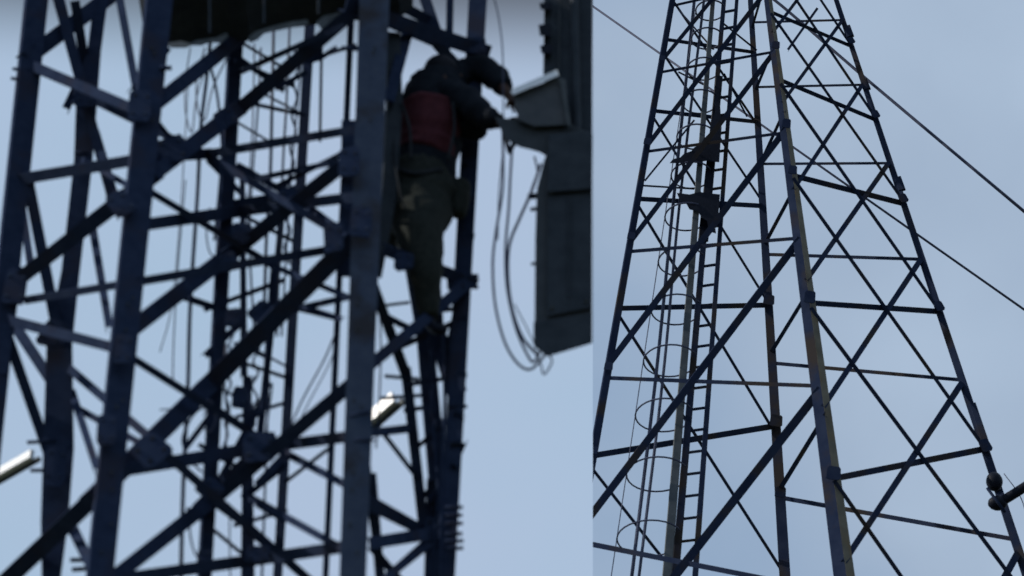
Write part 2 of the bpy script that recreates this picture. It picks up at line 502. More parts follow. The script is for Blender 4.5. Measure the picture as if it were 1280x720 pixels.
tag(pl, 'upper black triangular plate widening downwards beside the ladder', 'ladder platform')
pl = slab('rest_platform', [(846, 241), (862, 243), (874, 240), (900, 243), (898, 270), (893, 274), (895, 292), (886, 289), (884, 276), (877, 272), (872, 264), (862, 262), (858, 255), (850, 251)], 34.7, 0.5, M['black'])
tag(pl, 'lower black triangular plate narrowing downwards beside the ladder', 'ladder platform')

# ---- guy wires
w = tube('guy_wire', [P(690, -28, 38.5), P(1300, 401, 36)], 1.35, M['wire'], sub=1)
tag(w, 'lower guy wire passing behind the right tower to the right edge', 'guy wire', 'guy wires of the right tower')
w = tube('guy_wire', [P(900, -52, 36.0), P(978, 8, 36.0), P(1082, 98, 35.8), P(1300, 281, 35.2)], 1.9, M['wire'], sub=3)
tag(w, 'upper thicker guy wire leaving the right tower above the other wire', 'guy wire', 'guy wires of the right tower')

# ---- clamp and arm low on the right leg
arm = thing('antenna_mount', 'black clamped antenna arm on the right leg of the far tower at the picture edge', 'antenna mount', RG.at(620))
c = P(1243, 602, 34.7)
bm = bmesh.new(); bmesh.ops.create_uvsphere(bm, u_segments=14, v_segments=10, radius=10.5 * mpp(c), matrix=Matrix.Translation(c) @ Matrix.Diagonal((1, 1, 1.25, 1)))
finish('clamp', bm, M['black'], arm, True)
c = P(1247, 629, 34.7)
bm = bmesh.new(); bmesh.ops.create_uvsphere(bm, u_segments=14, v_segments=10, radius=9.5 * mpp(c), matrix=Matrix.Translation(c) @ Matrix.Diagonal((1.3, 1, 1, 1)))
finish('clamp', bm, M['black'], arm, True)
tube('arm', [P(1250, 628, 34.7), P(1268, 617, 34.6), P(1310, 590, 34.4)], 6.2, M['black'], arm, seg=10)
tube('bolt', [P(1234, 610, 34.6), P(1256, 640, 34.6)], 2, M['far'], arm)
tube('tie_wire', [P(1255, 592, 34.8), P(1275, 620, 34.7), P(1285, 650, 34.6)], 0.6, M['wire'], arm)

# ================================================================== LEFT HAND (NEAR) TOWER
near = thing('lattice_tower', 'dense heavy lattice tower close up on the left, with a climber on it', 'lattice tower', (-1.7, 15.5, 0))

# verticals: name, [(x, y, w)], range, material, style
def vert(pts, rng, m='navy', name='leg', rot=0.0, style='L', down=False, flip=False):
    q = [(P(x, y, rng), w) for x, y, w in pts]
    o = None
    for (a, wa), (b, wb) in zip(q[:-1], q[1:]):
        if style == 'L': o = angle_iron(name, a, b, wa, wb, M[m], near, rot=rot, flip=flip)
        else: o = bar(name, a, b, wa, wb, M[m], near, rot=rot)
    if down:
        (a, wa), (b, wb) = q[-2], q[-1]
        t = b.z / (a.z - b.z)
        g_ = b + (b - a) * t
        angle_iron(name, b, g_, wb, wb * mpp(b) / mpp(g_), M[m], near, rot=rot, flip=flip)
    return o
def ln(x0, y0, x1, y1, w0, w1=None, ya=-70, yb=790):
    """extend a straight edge beyond the frame"""
    w1 = w1 or w0
    s = (x1 - x0) / (y1 - y0)
    return [(x0 + s * (ya - y0), ya, w0), (x0 + s * (yb - y0), yb, w1)]

FR, LB, MB, BB = 15.0, 15.9, 16.0, 16.6
vert(ln(47, 0, 5, 400, 27), LB, down=True, rot=8)                              # far left leg
vert([(135, -70, 17), (118, 60, 17), (109, 110, 27), (104, 200, 23), (88, 340, 23), (74, 430, 32), (73, 560, 38), (68, 650, 34), (64, 720, 24), (60, 790, 24)], 16.2, down=True, rot=-8)                      # second
vert(ln(200, 0, 126, 720, 32, 32), FR, down=True, rot=6)                        # front left leg
vert(ln(468, 0, 441, 720, 38, 33), FR, m='navy_grey', down=True, rot=0)         # front right leg
vert(ln(597, 0, 558, 720, 23, 21), LB, down=True, rot=-10)                      # right leg
vert(ln(299, 0, 257, 720, 17, 16), MB, name='inner_post', rot=12)
vert(ln(389, 0, 347, 720, 13, 12), BB, name='inner_post', rot=-10)
vert(ln(440, 0, 407, 720, 8, 8), MB, name='inner_post')
vert([(303, 225, 7), (305, 470, 9)], BB, name='inner_post')
vert([(309, 470, 11), (310, 790, 19)], BB + .02, name='inner_post')
vert([(356, 225, 8), (343, 373, 9), (323, 560, 9)], BB + .25, name='inner_post')
vert([(436, 150, 18), (434, 345, 20)], 15.3, name='inner_post')
vert([(492, 40, 17), (494, 130, 19), (486, 250, 18), (470, 345, 15)], 15.5, m='slate', name='inner_post', rot=10)
vert([(514, 320, 18), (532, 420, 20), (548, 600, 22)], 16.4, name='inner_post', rot=6)
vert([(545, 598, 23), (543, 790, 30)], 16.45, m='navy', name='inner_post')

def beam(x1, y1, r1, x2, y2, r2, w, w2=None, name='diagonal_brace', m='navy', rot=None, style='L'):
    a, b = P(x1, y1, r1), P(x2, y2, r2)
    e_ = (b - a).normalized() * 9 * mpp(a)
    a, b = a - e_, b + e_
    w *= 1.22 if w < 12 else 1.10
    if w2: w2 *= 1.22
    if style == 'bar': return bar(name, a, b, w, w2 or w, M[m], near)
    return angle_iron(name, a, b, w, w2 or w, M[m], near, rot=random.uniform(-5, 5) if rot is None else rot, flip=random.random() < 0.5)

BR = [
 # rising to the right, heavy
 (40, 68, LB, 150, -14, 16.3, 18), (196, 128, 15.1, 330, 22, 15.9, 16), (14, 356, LB, 187, 222, 15.1, 15, 17), (187, 222, 15.1, 300, 135, 15.9, 17, 17),
 (300, 136, 15.92, 470, -10, 15.1, 16),
 (165, 412, 15.1, 290, 316, 15.9, 18), (290, 317, 15.92, 437, 200, 15.1, 16),
 (2, 732, 16.6, 128, 612, 15.1, 20), (122, 618, 15.1, 265, 478, 15.9, 21), (262, 481, 15.92, 436, 306, 15.1, 21),
 (140, 724, 15.1, 262, 628, 15.9, 17), (262, 629, 15.92, 432, 486, 15.1, 16),
 (452, 466, 15.1, 590, 350, LB, 13), (470, 735, 15.1, 540, 672, 16.6, 9),
 # falling to the right, lighter
 (40, 82, LB, 172, 138, 15.1, 12), (98, 116, 16.2, 250, 190, 15.9, 8), (250, 190, 15.92, 437, 300, 15.1, 8),
 (185, 238, 15.1, 335, 328, 16.0, 7), (335, 330, 16.0, 437, 372, 15.1, 6), (10, 400, LB, 140, 434, 15.1, 12), (235, 372, 16, 275, 386, 16, 6),
 (163, 446, 15.1, 312, 540, 16.0, 8), (86, 460, 16.2, 205, 562, 15.2, 9), (205, 565, 15.2, 390, 728, 16.1, 9), (92, 508, 16.2, 186, 560, 15.2, 7),
 (306, 618, 16, 432, 688, 15.1, 8), (345, 560, 16, 432, 606, 15.1, 8), (455, 620, 15.1, 532, 664, 16.5, 9),
 (345, 233, 16, 437, 187, 15.1, 5), (425, 398, 15.1, 368, 380, 16, 5),
 (440, 8, 15.1, 606, 64, LB, 17, 15), (425, 34, 15.1, 300, 90, 16.0, 6), (300, 80, 16.0, 362, 105, 16.4, 5), (307, 128, 16, 372, 142, 16.4, 4),
 (240, 640, 16.2, 312, 700, 16.2, 4), (265, 618, 16.2, 328, 500, 16.4, 7), (310, 618, 16.3, 352, 585, 16.3, 6),
 (300, 655, 16.3, 352, 640, 16.4, 4),
 # steep ones
 (68, -20, LB, 140, 250, 16.2, 13, 9), (146, -20, LB, 172, 122, 15.2, 8), (35, 225, LB, 75, 430, 16.2, 13), (4, 405, LB, 66, 582, 16.3, 11),
 (116, 285, 16.5, 136, 405, 15.2, 8), (90, 490, 16.3, 120, 582, 15.2, 8), (86, 650, 16.3, 118, 715, 15.2, 12), (95, 10, LB, 108, 90, 16.3, 10),
 (462, 345, 15.1, 508, 470, 16.0, 11), (508, 468, 16.0, 530, 665, 16.5, 12), (457, 575, 15.1, 478, 735, 16.0, 9), (535, 405, 16.2, 566, 500, LB, 8),
 (512, 30, 15.6, 488, 120, 15.4, 13), (528, -10, 16, 545, 40, 16, 11), (563, -10, 16, 562, 45, 16, 7), (478, -5, 15.5, 535, 25, 16, 12),
 (568, 560, LB, 545, 655, 16.5, 10), (540, 640, 16.5, 575, 560, LB, 9),
 (20, 340, LB, 4, 460, LB, 12),
 (305, 55, 16.2, 355, 85, 16.3, 3), (395, 72, 16.3, 442, 57, 15.6, 4), (400, 170, 16.3, 402, 60, 16.3, 3), (265, 205, 16.0, 300, 240, 16.0, 6), (262, 385, 16.0, 350, 352, 16.3, 5),
 (300, 520, 16.0, 352, 505, 16.3, 4), (262, 440, 16.0, 300, 405, 16.1, 7), (235, 556, 15.8, 262, 520, 16, 6), (360, 600, 16.3, 412, 560, 15.8, 4), (352, 470, 16.3, 308, 455, 16.1, 4),
 (520, 560, 16.3, 568, 520, 15.9, 5), (530, 620, 16.4, 565, 585, 15.9, 6), (478, 540, 15.8, 520, 595, 16.3, 5), (508, 430, 16.1, 575, 400, 15.9, 6), (303, 76, 16.1, 348, 108, 16.2, 6), (350, 108, 16.1, 378, 93, 16.2, 5), (325, 115, 16.3, 375, 141, 16.3, 2.5), (305, 158, 16.2, 335, 176, 16.3, 2.5),
 (303, 210, 16.05, 368, 247, 16.1, 7), (374, 250, 16.1, 418, 282, 15.5, 7), (378, 266, 16.2, 415, 288, 15.5, 5), (305, 270, 16.2, 358, 297, 16.3, 4), (298, 308, 15.95, 352, 266, 16.0, 11),
 (364, 322, 16.2, 415, 309, 15.5, 6), (366, 385, 16.1, 418, 398, 15.5, 4), (325, 440, 16.3, 358, 458, 16.3, 2.5), (272, 484, 16.0, 302, 500, 16.1, 3), (266, 508, 16.0, 308, 536, 16.1, 7),
 (325, 602, 16.1, 357, 568, 16.3, 8), (325, 634, 16.1, 352, 650, 16.3, 4), (250, 630, 15.9, 302, 580, 16.0, 10), (268, 628, 15.9, 312, 660, 16.0, 8), (312, 664, 16.0, 347, 692, 16.3, 8),
 (300, 432, 16.4, 330, 446, 16.4, 3), (256, 560, 16.0, 306, 590, 16.1, 5), (226, 372, 16, 262, 384, 16, 4), (205, 512, 15.6, 262, 510, 16, 1.6),
 (485, 397, 15.9, 524, 417, 16.3, 7), (530, 360, 16.2, 574, 482, 16.6, 13), (465, 600, 15.6, 476, 735, 15.9, 10), (495, 712, 16, 538, 678, 16.4, 9), (470, 690, 15.8, 500, 725, 16, 8),
 (452, 628, 15.1, 530, 666, 16.5, 9), (560, 440, 16.4, 588, 300, LB, 7), (550, 60, 16.3, 580, 92, 16.7, 12), (470, 20, 15.4, 560, 58, 16.4, 14),
 (14, 400, 16.7, 60, 470, 16.3, 13), (170, 110, 15.15, 208, 62, 15.5, 8), (195, 150, 15.3, 215, 175, 15.5, 5), (24, 235, 16.8, 38, 330, 16.4, 8), (85, 130, 16.2, 118, 60, 16.4, 8),
 (104, 200, 16.1, 165, 235, 15.2, 6), (120, 168, 16.2, 148, 262, 15.9, 9),
]
for b in BR:
    w2 = b[7] if len(b) > 7 else None
    beam(*b[:7], w2)
HR = [
 (26, 224, LB, 182, 198, 15.1, 13), (182, 198, 15.12, 262, 192, 15.9, 11), (250, 194, 15.9, 437, 163, 15.1, 9),
 (180, 281, 15.1, 300, 264, 16.0, 14), (300, 264, 16.0, 437, 247, 15.1, 12), (35, 375, LB, 168, 353, 15.05, 8), (168, 353, 15.05, 412, 312, 15.5, 9),
 (368, 387, 16, 432, 372, 15.1, 7), (150, 588, 15.1, 310, 562, 16.0, 15), (310, 562, 16.0, 434, 546, 15.1, 13),
 (135, 726, 15.1, 310, 701, 16.0, 14), (310, 701, 16.0, 434, 683, 15.1, 14), (455, 542, 15.1, 515, 535, 16.2, 9), (465, 679, 15.1, 545, 666, 16.5, 14),
 (323, 223, 16, 437, 199, 15.1, 6), (290, 255, 16.1, 350, 246, 16.3, 8), (487, 315, 15.4, 590, 353, LB, 13), (420, 60, 15.1, 398, 74, 16.2, 5),
 (515, 480, 16, 575, 470, LB, 5), (540, 528, 16.2, 575, 524, LB, 5),
]
for b in HR:
    beam(*b[:7], name='horizontal_brace')

# gusset plates over the joints, range a little nearer than the members
for i, (x, y, r_, rpx, ang, asp) in enumerate([(152, 258, 14.95, 15, 35, 1.2), (216, 190, 15.3, 22, 20, 0.9), (190, 566, 15.0, 22, -40, 0.9), (325, 562, 15.6, 23, 0, 0.9),
        (262, 615, 15.6, 15, 45, 1), (368, 250, 15.7, 18, 30, 1), (330, 395, 15.8, 17, 45, 0.9), (20, 362, 15.86, 17, 0, 1.5), (68, 420, 16.1, 20, -20, 0.9), (108, 120, 16.0, 15, 0, 1.3),
        (283, 150, 15.8, 13, 30, 1), (286, 330, 15.8, 13, 30, 1), (388, 68, 15.8, 14, 30, 1.2), (302, 295, 15.8, 13, 0, 1.2), (417, 300, 14.98, 13, 0, 1.6), (322, 696, 15.8, 15, 0, 0.8),
        (135, 540, 14.93, 14, 0, 1.5), (176, 135, 14.94, 15, 0, 1.6), (155, 440, 14.93, 13, 0, 1.6), (452, 280, 14.9, 15, 0, 1.4), (437, 205, 14.9, 13, 0, 1.6), (70, 585, 16.1, 14, 0, 2.0),
        (505, 330, 15.4, 12, 0, 1.0), (596, 60, 15.86, 13, 0, 1.0), (572, 355, 15.86, 13, 0, 0.9), (545, 665, 16.4, 15, 0, 1.0), (292, 400, 15.9, 10, 0, 1.2), (300, 500, 15.95, 10, 0, 1.4), (256, 700, 15.9, 11, 0, 1.0)]):
    gusset(P(x, y, r_), rpx, M['navy'], near, ang, asp, seed=i)

# step bolts and clamps poking out from the legs
for (x1, y1, x2, y2, r_, w) in ((28, 88, 16, 86, LB, 2.2), (24, 100, 14, 98, LB, 2.2), (54, 551, 34, 553, 16.2, 2.5), (56, 588, 38, 588, 16.2, 2.5), (104, 700, 88, 700, 16.2, 3), (108, 710, 90, 712, 16.2, 3),
        (98, 129, 90, 128, 16.2, 2.6), (102, 192, 93, 191, 16.2, 2.6), (590, 344, 598, 345, LB, 2.5), (588, 358, 598, 359, LB, 2.5), (570, 508, 584, 508, LB, 2.5),
        (596, 56, 606, 56, LB, 2.5), (596, 66, 607, 66, LB, 2.5), (454, 550, 468, 550, 15, 2.2), (560, 386, 552, 388, LB, 3), (208, 85, 200, 85, 15, 3), (436, 60, 447, 61, 15.1, 3),
        (480, 385, 512, 378, 16, 2), (500, 470, 524, 474, 16, 2.4), (500, 498, 530, 494, 16.2, 2.4), (515, 513, 528, 510, 16.2, 3), (585, 206, 594, 206, LB, 3), (448, 520, 462, 515, 15, 2.6)):
    tube('step_bolt', [P(x1 - (x2 - x1) * 0.8, y1, r_), P(x2, y2, r_)], w, M['navy'], near, seg=8, sub=1)
for y in (635, 645, 655, 668, 677, 686):
    tube('clamp_bolt', [P(556, y, LB - .1), P(579 + random.uniform(-1, 1), y - 1, LB - .1)], 2.5, M['navy'], near, seg=8, sub=1)
# bolt heads down the front legs
for xf, rr_ in ((lambda y: 200 - 74 * y / 720, FR), (lambda y: 466 - 25 * y / 720, FR)):
    for y in (60, 66, 150, 258, 372, 380, 412, 500, 508, 590, 612, 655, 690):
        bm = bmesh.new()
        c = P(xf(y) + random.uniform(-7, 7), y, rr_ - 0.01)
        bolt_bm(bm, c + (CAM - c).normalized() * 0.002, CAM - c, 0.010, 0.02)
        finish('bolt', bm, M['galv'], near)

# ---- work platform over the top of the frame
plat = thing('work_platform', 'dark work platform with a ragged pale edge at the top of the left tower', 'platform', P(300, 10, 15.6))
bmx = [(178, -90), (178, 20), (205, 50), (232, 49), (262, 44), (290, 46), (312, 42), (330, 33), (352, 28), (378, 25), (402, 22), (424, 17), (440, 17), (470, 20), (500, 14), (516, 2), (522, -90)]
slab('deck', [(x, y + 8 if y > 0 else y) for x, y in bmx], 15.72, -0.55, M['platform'], plat, level=True)
for i, (x1, y1, x2, y2, r_) in enumerate(((262, -60, 262, 42, 15.12), (330, -60, 330, 30, 15.12), (398, -60, 398, 18, 15.12))):
    bar('board_edge', P(x1, y1, r_), P(x2, y2, r_), 3, 3, M['slate'], plat)
def scrap(pix, r_):
    o = slab('tarp_edge', pix, r_, 0.02, M['tarp'], plat)
    return o
scrap([(206, 54), (226, 51), (238, 54), (246, 50), (262, 48), (270, 47), (283, 41), (286, 45), (276, 54), (262, 53), (252, 57), (240, 57), (232, 60), (214, 60)], 15.5)
scrap([(310, 47), (318, 40), (332, 35), (350, 30), (364, 27), (384, 24), (386, 30), (366, 34), (348, 38), (330, 42), (322, 50), (312, 54)], 15.5)
scrap([(395, 28), (404, 20), (418, 17), (432, 13), (434, 18), (424, 26), (412, 34), (402, 37)], 15.5)

# ---- white bars catching the light
def white_bar(x, y, rng, px, rise, hpx, label):
    a = P(x, y, rng); k = mpp(a)
    t = Vector((0.75, -0.66, rise)); b = a + t * (px * k / 0.75)
    t.normalize(); n_ = Vector((-0.66, -0.75, 0)).normalized(); z = n_.cross(t).normalized()
    bm = bmesh.new()
    h_, d_ = hpx * k / 2, 0.03
    prism(bm, [(-h_, 0), (-h_ + .006, -.008), (h_ - .006, -.008), (h_, 0), (h_, d_), (-h_, d_)], a, b, z, -n_)
    o = finish('white_bar', bm, M['white'])
    tag(o, label, 'bar')
    bm = bmesh.new()
    prism(bm, [(-h_ * .4, d_), (h_ * .4, d_), (h_ * .4, d_ + .03), (-h_ * .4, d_ + .03)], a - z * h_ * 1.2, b - z * h_ * 1.2 + t * 0.05, z, -n_)
    finish('bracket', bm, M['galv'], o)
white_bar(-30, 606, 17.4, 78, 0.0, 13, 'white bar sticking in from the left edge to the outer leg')
white_bar(446, 536, 17.6, 46, 0.33, 19, 'short white bar behind the front right leg of the left tower')

# ---- thin cables hanging through the near tower
cabs = [
 ('black cable bundle running down just left of the central posts', [(264, 40), (258, 100), (251, 160), (247, 240), (241, 330), (237, 400), (235, 480), (231, 560), (228, 640), (226, 730)], 2.5, 15.8, 'navy'),
 ('cable splitting off to the right above the crossing braces', [(262, 80), (270, 110), (275, 150), (277, 200), (268, 300)], 1.8, 15.8, 'navy'),
 ('thin looping wire under the platform left of the central posts', [(238, 60), (232, 100), (232, 140), (240, 165), (246, 120), (262, 70)], 0.9, 15.75, 'wire'),
 ('thin wire sagging inside the loop under the platform', [(256, 60), (246, 100), (247, 135), (256, 150), (266, 110), (285, 70)], 1.1, 15.75, 'wire'),
 ('leftmost of the straight grey wires hanging from the platform', [(326, 60), (322, 140), (316, 215), (312, 300), (318, 420)], 1.4, 16.2, 'wire'),
 ('middle one of the straight grey wires hanging from the platform', [(342, 40), (340, 130), (338, 215), (333, 300), (330, 400)], 2.1, 16.2, 'wire'),
 ('rightmost of the straight grey wires hanging from the platform', [(362, 35), (358, 130), (354, 200), (350, 300), (346, 420)], 1.6, 16.2, 'wire'),
 ('faint wire slanting down left of the bundle in the middle panel', [(236, 90), (226, 260), (215, 380), (200, 440)], 0.8, 16.0, 'wire'),
 ('faint wire beside the bundle near the level brace', [(232, 225), (222, 340), (217, 430), (216, 475)], 0.9, 16.1, 'wire'),
 ('short curled wire beside the left central post', [(262, 260), (258, 290), (262, 315), (272, 322)], 1.0, 15.8, 'wire'),
 ('curling black wire left of the dark gusset plate', [(262, 505), (245, 515), (235, 530), (228, 552), (238, 575), (252, 590)], 1.5, 15.7, 'navy'),
 ('thin stay wire slanting beside the front right leg', [(420, 415), (405, 450), (378, 500), (358, 545)], 1.3, 15.9, 'wire'),
 ('second thin stay wire close under the first beside the front right leg', [(424, 425), (408, 462), (385, 505), (366, 545)], 0.9, 15.9, 'wire'),
 ('wire coiled round the left central post low down', [(255, 520), (262, 500), (270, 520), (262, 540), (250, 530)], 1.1, 15.75, 'wire'),
 ('thin wire hanging by the left post near the bottom edge', [(236, 640), (238, 670), (243, 690), (250, 700)], 1.3, 15.8, 'wire'),
 ('grey wire hanging from the lower gusset plate', [(287, 630), (287, 670), (288, 730)], 1.0, 16.1, 'wire'),
 ('coiled feeder wire behind the dark gusset plate', [(318, 470), (312, 495), (322, 520), (330, 500), (340, 480), (332, 540)], 1.5, 16.0, 'navy'),
 ('thin wire between the two central posts high up', [(318, 55), (316, 150), (310, 260), (306, 330)], 1.1, 16.25, 'wire'),
 ('thin dark wire close against the right central post high up', [(378, 60), (370, 150), (362, 240), (357, 330), (352, 420)], 1.3, 16.35, 'navy'),
 ('pair of thin wires left of the hanging bundle, outer one', [(252, 175), (244, 300), (236, 370)], 1.0, 15.85, 'wire'),
 ('dark feeder behind the long rising brace', [(340, 330), (334, 420), (328, 500), (322, 560)], 2.2, 16.3, 'navy'),
 ('dark feeder right of the dark gusset plate running down', [(336, 470), (333, 560), (330, 650), (327, 735)], 1.6, 16.35, 'navy'),
 ('slim cable beside the front right leg behind the climber\'s legs', [(473, 360), (476, 430), (474, 500), (470, 560)], 1.2, 15.7, 'navy'),
 ('dark cable running down beside the right leg below the climber', [(548, 345), (553, 420), (556, 500), (552, 600), (550, 735)], 2.4, 15.9, 'navy'),
 ('second dark cable left of the right leg below the climber', [(524, 345), (538, 430), (540, 520), (548, 620), (536, 735)], 2.2, 15.95, 'navy'),
 ('twisted grey wires beside the central posts', [(283, 430), (280, 470), (284, 520), (282, 560)], 1.6, 15.95, 'wire'),
]
for lab, pts, rpx, rr_, m_ in cabs:
    o = tube('cable', [P(x, y, rr_) for x, y in pts], rpx, M[m_], seg=6)
    tag(o, lab, 'cable', 'cables hanging in the left tower')
# many small wrinkles of wire inside the central column (twisted pair look)
for (x, y0, y1, n_, amp, r_, lab) in ((372, 60, 330, 14, 4, 16.4, 'wavy cable twisted round the right central post'), (290, 400, 640, 16, 3.5, 15.9, 'wavy cable twisted round the left central post'), (322, 420, 560, 10, 3.5, 16.3, 'wavy cable twisted round the thin post above the dark gusset plate')):
    pts = []
    for k in range(n_):
        y = y0 + (y1 - y0) * k / (n_ - 1)
        pts.append(P(x - 0.055 * (y - y0) + (amp if k % 2 else -amp) * random.uniform(0.5, 1.3), y, r_))
    o = tube('cable', pts, 1.5, M['navy'], seg=6, sub=4)
    tag(o, lab, 'cable', 'cables hanging in the left tower')

# ---- antenna unit and cabinet on the right of the near tower
UR = 15.3
ant = thing('antenna', 'large charcoal antenna housing with a slanting lower end right of the climber', 'antenna', P(708, 300, UR))
slab('housing', [(671, 236), (669, 300), (668, 430), (673, 438), (684, 444), (740.5, 428), (740.5, 180), (690, 176), (680, 200)], UR, 0.34, M['housing'], ant, bev=0.012)
slab('cover_panel', [(685, 232), (684, 395), (740, 384), (740, 225)], UR - 0.03, 0.028, M['slate'], ant)
slab('end_cap', [(667, 402), (667, 432), (684, 446), (740.5, 429), (740.5, 392)], UR - 0.022, 0.38, M['slate'], ant, bev=0.008)
for (y, w) in ((246, 9), (262, 6), (330, 5)):
    tube('bracket', [P(660 + (9 - w), y, UR + .1), P(684, y - 3, UR + .1)], w * 0.42, M['black'], ant, sub=1)
bar('rib', P(712, 250, UR - .04), P(711, 372, UR - .04), 2.4, 2.4, M['slate'], ant)
for (x, y) in ((690, 240), (733, 235), (690, 385), (733, 376)):
    bm = bmesh.new(); c = P(x, y, UR - .04); bolt_bm(bm, c, CAM - c, .014, .02); finish('bolt', bm, M['galv'], ant)

col_ = thing('antenna_mast', 'dark upright column of stacked brackets above the grey cabinet', 'mast', P(710, 60, UR + .3))
slab('column', [(681, -90), (680, 30), (679, 90), (690, 190), (740.5, 200), (740.5, -90)], UR + 0.38, 0.3, M['slate'], col_, bev=0.01)
for (x, y, h) in ((676, 38, 14), (678, 62, 10), (677, 8, 8)):
    slab('bracket', [(x - 3, y - h / 2), (x + 12, y - h / 2 - 2), (x + 12, y + h / 2), (x - 1, y + h / 2)], UR + .3, .2, M['black'], col_, bev=0.004)
for x in (700, 722):
    bar('seam_rib', P(x, -80, UR + .36), P(x - 2, 170, UR + .36), 2.5, 2.5, M['housing'], col_)
tube('pipe', [P(716, -80, UR + .3), P(719, 60, UR + .3), P(722, 180, UR + .3)], 5, M['slate'], col_, seg=10)

slab('junction_box', [(686, 168), (740.5, 164), (740.5, 236), (684, 240)], UR - 0.07, 0.1, M['slate'], ant, bev=0.008)
cab = thing('equipment_cabinet', 'small tilted grey cabinet with a bright white lid edge beside the climber\'s hands', 'cabinet', P(675, 130, UR))
slab('body', [(641, 118), (698, 96), (707, 100), (711, 156), (668, 158), (648, 150)], UR - 0.05, 0.30, M['housing2'], cab, bev=0.008)
slab('lid', [(638, 115), (643, 110), (696, 87), (699, 94), (642, 118.5)], UR - 0.10, 0.36, M['white'], cab)
slab('side_trim', [(699, 98), (705, 98), (714, 158), (709, 156)], UR - 0.09, 0.03, M['galv'], cab)
slab('shelf', [(618, 146), (650, 150), (711, 154), (741, 168), (740.5, 224), (690, 200), (676, 190), (650, 184), (632, 174)], UR + 0.0, 0.26, M['housing'], cab, bev=0.006)
# cables looping down from the cabinet
for lab, pts, rpx in (
  ('outer looping cable hanging under the grey cabinet', [(628, 150), (629, 200), (628, 240), (620, 290), (616, 330), (619, 380), (630, 425), (645, 452), (660, 462), (672, 455), (682, 442)], 1.7),
  ('inner looping cable hanging under the grey cabinet', [(641, 170), (638, 220), (636, 260), (632, 310), (634, 360), (645, 410), (660, 445), (668, 452), (676, 438)], 1.7),
  ('slanting cable from the antenna bracket into the loops', [(676, 205), (664, 240), (650, 272), (637, 305), (635, 345), (640, 385), (652, 420), (668, 440)], 2.0),
  ('thin wire falling from the top past the climber\'s arm', [(612, -20), (622, 15), (628, 60), (629, 120), (629, 180), (624, 240), (622, 300)], 0.9),
  ('small loose wire tail under the antenna housing', [(668, 440), (676, 455), (680, 468), (690, 452), (684, 440)], 1.2),
  ('thin slack wire inside the loops beside the antenna housing', [(643, 380), (656, 405), (668, 430), (672, 445)], 0.8),
  ('short wire bridging the cabinet and antenna bracket', [(668, 196), (672, 215), (666, 232), (662, 248)], 1.4),
  ('black plug lead under the cabinet shelf', [(632, 170), (637, 190), (640, 184), (648, 172)], 3.0)):
    o = tube('cable', [P(x, y, UR + .05) for x, y in pts], rpx, M['wire'] if rpx < 2.5 else M['black'], seg=7)
    tag(o, lab, 'cable')

# ================================================================== CLIMBER
from mathutils import noise
def loft(name, rings, m, seg=22, sub=5, crease=0.10, parent=None):
    """garment through rings (x, y, range offset, half width px, half depth px) with folds pressed into it"""
    ctr = [P(a[0], a[1], PR + a[2]) for a in rings]
    k = mpp(ctr[0])
    n_ = len(rings); bm = bmesh.new(); rs = []
    cp = smooth_path(ctr, sub)
    for i, c in enumerate(cp):
        f = i / sub; i0 = min(int(f), n_ - 2); t = f - i0
        t = t * t * (3 - 2 * t)
        rx = (rings[i0][3] * (1 - t) + rings[i0 + 1][3] * t) * k
        ry = (rings[i0][4] * (1 - t) + rings[i0 + 1][4] * t) * k
        tg = (cp[min(i + 1, len(cp) - 1)] - cp[max(i - 1, 0)]).normalized()
        v = FWD - tg * FWD.dot(tg); v.normalize(); u = tg.cross(v)
        rg = []
        for j in range(seg):
            a = 2 * math.pi * j / seg
            d = u * math.cos(a) * rx + v * math.sin(a) * ry
            p = c + d
            q = Vector((p.x * 7, p.y * 7, p.z * 14))
            nz = noise.noise(q) + 0.6 * abs(noise.noise(q * 2.3))
            rg.append(bm.verts.new(c + d * (1 + crease * nz)))
        rs.append(rg)
    for a, b in zip(rs[:-1], rs[1:]):
        for j in range(seg):
            bm.faces.new((a[j], a[(j + 1) % seg], b[(j + 1) % seg], b[j]))
    for rg, c, sgn in ((rs[0], cp[0], -1), (rs[-1], cp[-1], 1)):
        cv = bm.verts.new(sum((v.co for v in rg), Vector()) / seg)
        for j in range(seg): bm.faces.new((rg[j], rg[(j + 1) % seg], cv))
    return finish(name, bm, m, parent or person, True)
PR = 15.75
person = thing('person', 'climber in dark clothes and dull red vest working at the grey cabinet', 'person', P(525, 335, PR))
def skin(name, nodes, edges, m, root=0, sub=2):
    """nodes: (x, y, range offset, radius px[, radius px 2])"""
    me = bpy.data.meshes.new(name)
    vs_ = [P(n_[0], n_[1], PR + n_[2]) for n_ in nodes]
    me.from_pydata([v for v in vs_], edges, [])
    o = bpy.data.objects.new(name, me); COL.objects.link(o)
    me.materials.append(m)
    sk = o.modifiers.new('skin', 'SKIN'); sk.use_smooth_shade = True
    sv = me.skin_vertices[0].data
    for i, n_ in enumerate(nodes):
        k = mpp(vs_[i])
        sv[i].radius = (n_[3] * k, (n_[4] if len(n_) > 4 else n_[3]) * k)
        sv[i].use_root = (i == root)
    ss = o.modifiers.new('sub', 'SUBSURF'); ss.levels = sub; ss.render_levels = sub
    dg = bpy.context.evaluated_depsgraph_get(); dg.update()
    ev = bpy.data.meshes.new_from_object(o.evaluated_get(dg))
    o.modifiers.clear(); o.data = ev
    if not ev.materials: ev.materials.append(m)
    for p in ev.polygons: p.use_smooth = True
    o.parent = person; o.matrix_parent_inverse = person.matrix_world.inverted()
    return o
